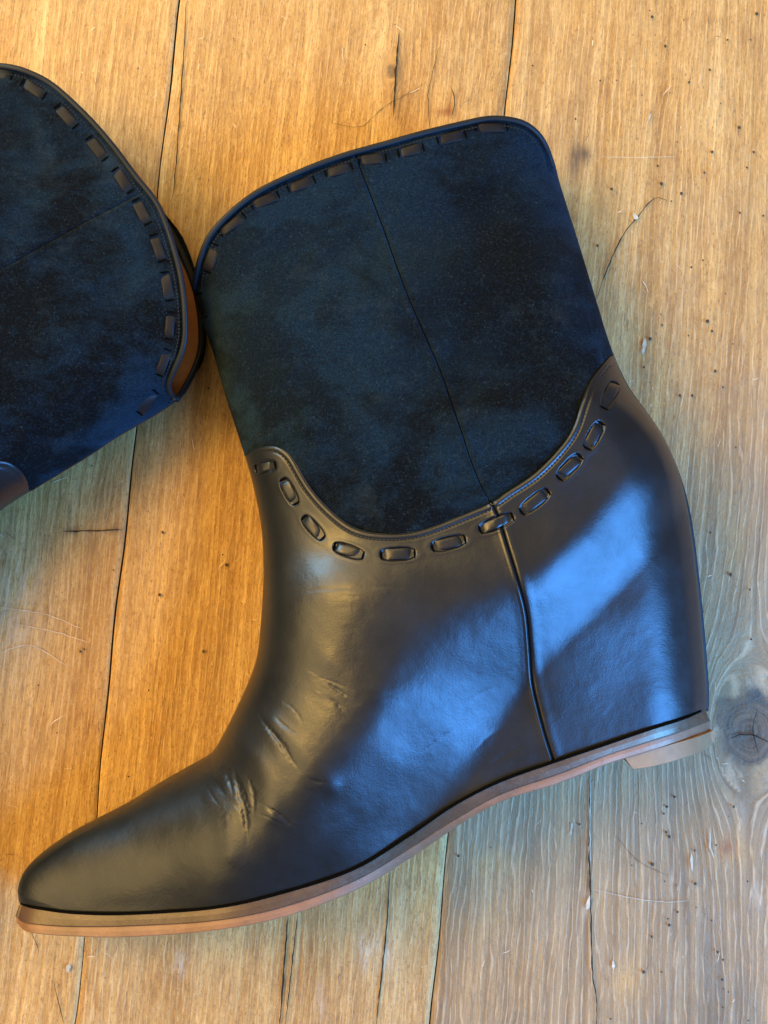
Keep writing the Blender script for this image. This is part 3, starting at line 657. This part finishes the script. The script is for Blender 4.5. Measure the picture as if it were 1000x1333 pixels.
def flat_marks(name, polys, mat, h, parent=table):
    V, F = [], []
    for p in polys:
        k = len(V); V += [((x-500)*S0, (666.5-y)*S0, h) for x, y in p]; F.append(tuple(range(k, k+len(p))))
    o = mesh_obj(name, np.array(V), F, mat, parent, smooth_=False); o['kind'] = 'stuff'
    import bmesh
    bm = bmesh.new(); bm.from_mesh(o.data)
    for f in bm.faces:
        f.normal_update()
        if f.normal.z < 0: f.normal_flip()
    bm.to_mesh(o.data); bm.free(); return o
def ribbon(pts, w, wavy=.6):
    c = smooth(pts, max(6, int(arclen(np.array(pts, float))[-1]/6))); t = np.gradient(c, axis=0); t /= np.linalg.norm(t, axis=1)[:, None]+1e-9
    nrm = np.stack([-t[:, 1], t[:, 0]], -1); e = np.sin(np.linspace(0, math.pi, len(c)))**.4; c = c+nrm*rng.randn(len(c), 1)*wavy*.5
    ww = (w*e*(.65+.7*rng.rand(len(c))))[:, None]/2; return [(c[i]+nrm[i]*ww[i], c[i+1]+nrm[i+1]*ww[i+1], c[i+1]-nrm[i+1]*ww[i+1], c[i]-nrm[i]*ww[i]) for i in range(len(c)-1)]
def dot(x, y, r):
    k = 9; ph = rng.rand()*6; return [(x+r*(.8+.35*rng.rand())*math.cos(ph+2*math.pi*i/k), y+r*(.85+.5*rng.rand())*math.sin(ph+2*math.pi*i/k)) for i in range(k)]
holes = [(846,14),(849,22),(890,26),(866,60),(947,52),(977,52),(924,91),(897,107),(836,124),(872,121),(938,135),(962,166),(985,18),(927,198),(981,198),(917,225),(856,216),(861,239),(887,252),(796,246),(874,262),(963,277),(778,320),(915,339),(900,348),(944,382),(860,409),(862,423),(921,418),(927,431),(896,437),(846,441),(838,478),(846,498),(931,483),(941,504),(885,515),(901,515),(951,748),(846,1296-1250+702),
 (878,1037),(868,1050),(955,1050),(754,1073),(835,1072),(867,1083),(871,1089),(932,1100),(904,1107),(849,1125),(865,1147),(880,1152),(905,1150),(973,1147),(906,1181),(882,1187),(871,1204),(926,1198),(848,1219),(934,1239),(941,1249),(940,1275),(941,1287),(861,1265),(838,1265),(795,1326),(948,1291),(974,1328),(597,1114),(105,848),(208,774),(295,735),(148,742),(212,693),(290,722),(265,848),(110,845)]
hp = [dot(x, y, .9+1.5*rng.rand()**1.5) for x, y in holes]
for _ in range(28): hp.append(dot(690+rng.rand()*330, rng.rand()*1333, .8+.7*rng.rand()))
for _ in range(30): hp.append(dot(rng.rand()*700, rng.rand()*1333, .7+.8*rng.rand()))
flat_marks('wormholes', hp, M_HOLE, .0003)
cr = []
for pts, w in [([(948,962),(966,956),(984,958),(1004,968)], 1.5),([(986,922),(980,950),(988,985)], 1.1),([(242,0),(240,60),(228,232),(224,260)], 1.4),([(520,40),(515,100),(512,155)], 2.2),([(375,1190),(370,1260),(364,1340)], 2.4),([(388,1188),(381,1250),(371,1340)], 1.7),([(508,1130),(502,1220),(489,1340)], 1.8),
               ([(768,1000),(767,1090),(769,1180),(771,1260),(777,1305),(776,1345)], 1.9),([(80,692),(120,691),(160,690)], 1.6),([(777,390),(790,350),(812,305),(832,280),(852,258),(870,262)], 1.5),([(40,1210),(50,1235),(48,1245)], .9),([(70,1275),(78,1310),(84,1335)], 1.0),
               ([(800,1085),(830,1120),(870,1140)], .5),([(430,160),(470,165),(500,140),(560,105)], .6),([(560,170),(558,120),(572,60)], .8),([(588,155),(592,130),(586,110)],1.2)]:
    cr += ribbon(pts, w)
flat_marks('cracks', cr, M_GAP, .00036)
sd, sl = [], []
for _ in range(300):
    x, y = rng.rand()*1040-20, rng.rand()*1373-20; a = rng.rand()*6.28 if rng.rand() < .55 else 1.62+.15*rng.randn(); L = 4+20*rng.rand()**2; b = a+.25*rng.randn()
    (sd if rng.rand() < .55 else sl).extend(ribbon([(x, y), (x+L/2*math.cos(a), y+L/2*math.sin(a)), (x+L/2*math.cos(a)+L/2*math.cos(b), y+L/2*math.sin(a)+L/2*math.sin(b))], .45+.5*rng.rand()))
for pts, w in [([(0,790),(60,800),(110,820)], 1.0),([(10,810),(70,822),(120,838)], .8),([(0,850),(40,840),(90,868)], .9)]: sl += ribbon(pts, w)
flat_marks('scuff_marks', sd, M_SCR_D, .00033); flat_marks('pale_scuffs', sl, M_SCR_L, .00034)
pt = []
for pts, w in [([(840,440),(838,452),(836,462)], 4.5),([(824,278),(830,286)], 6),([(768,1165),(764,1185)], 4),([(770,1157),(800,1164),(830,1170),(870,1174),(900,1172)], .7),([(900,1110),(901,1135)], 4),([(924,1078),(925,1105),(930,1118)], 2.5),([(745,1070),(743,1088)], 2.2),([(769,1010),(768,1080),(769,1130)], 1.3),([(779,205),(820,205),(880,204)], .6),([(798,1250),(799,1262)], 4),([(90,1255),(88,1265)], 5),([(846,150),(848,145),(842,163)], 1.6)]:
    pt += ribbon(pts, w)
flat_marks('paint_flecks', pt, M_PAINT, .00038)

# ------------------------------------------------------------------ the pair of boots
c0, s0 = math.cos(math.radians(-139.1)), math.sin(math.radians(-139.1))
def mirror_tr(p):
    x, y = p[0]-252, -(p[1]-378); return (230+c0*x-s0*y, 520+s0*x+c0*y)
build_boot('wedge_boot', lambda p: (p[0], p[1]), 'black wedge boot seen whole, lying on its side with its toe pointing lower left', 1.0, False)
build_boot('wedge_boot', mirror_tr, 'partly visible black boot at the left edge, its mouth open on the tan lining', 0.5, True)
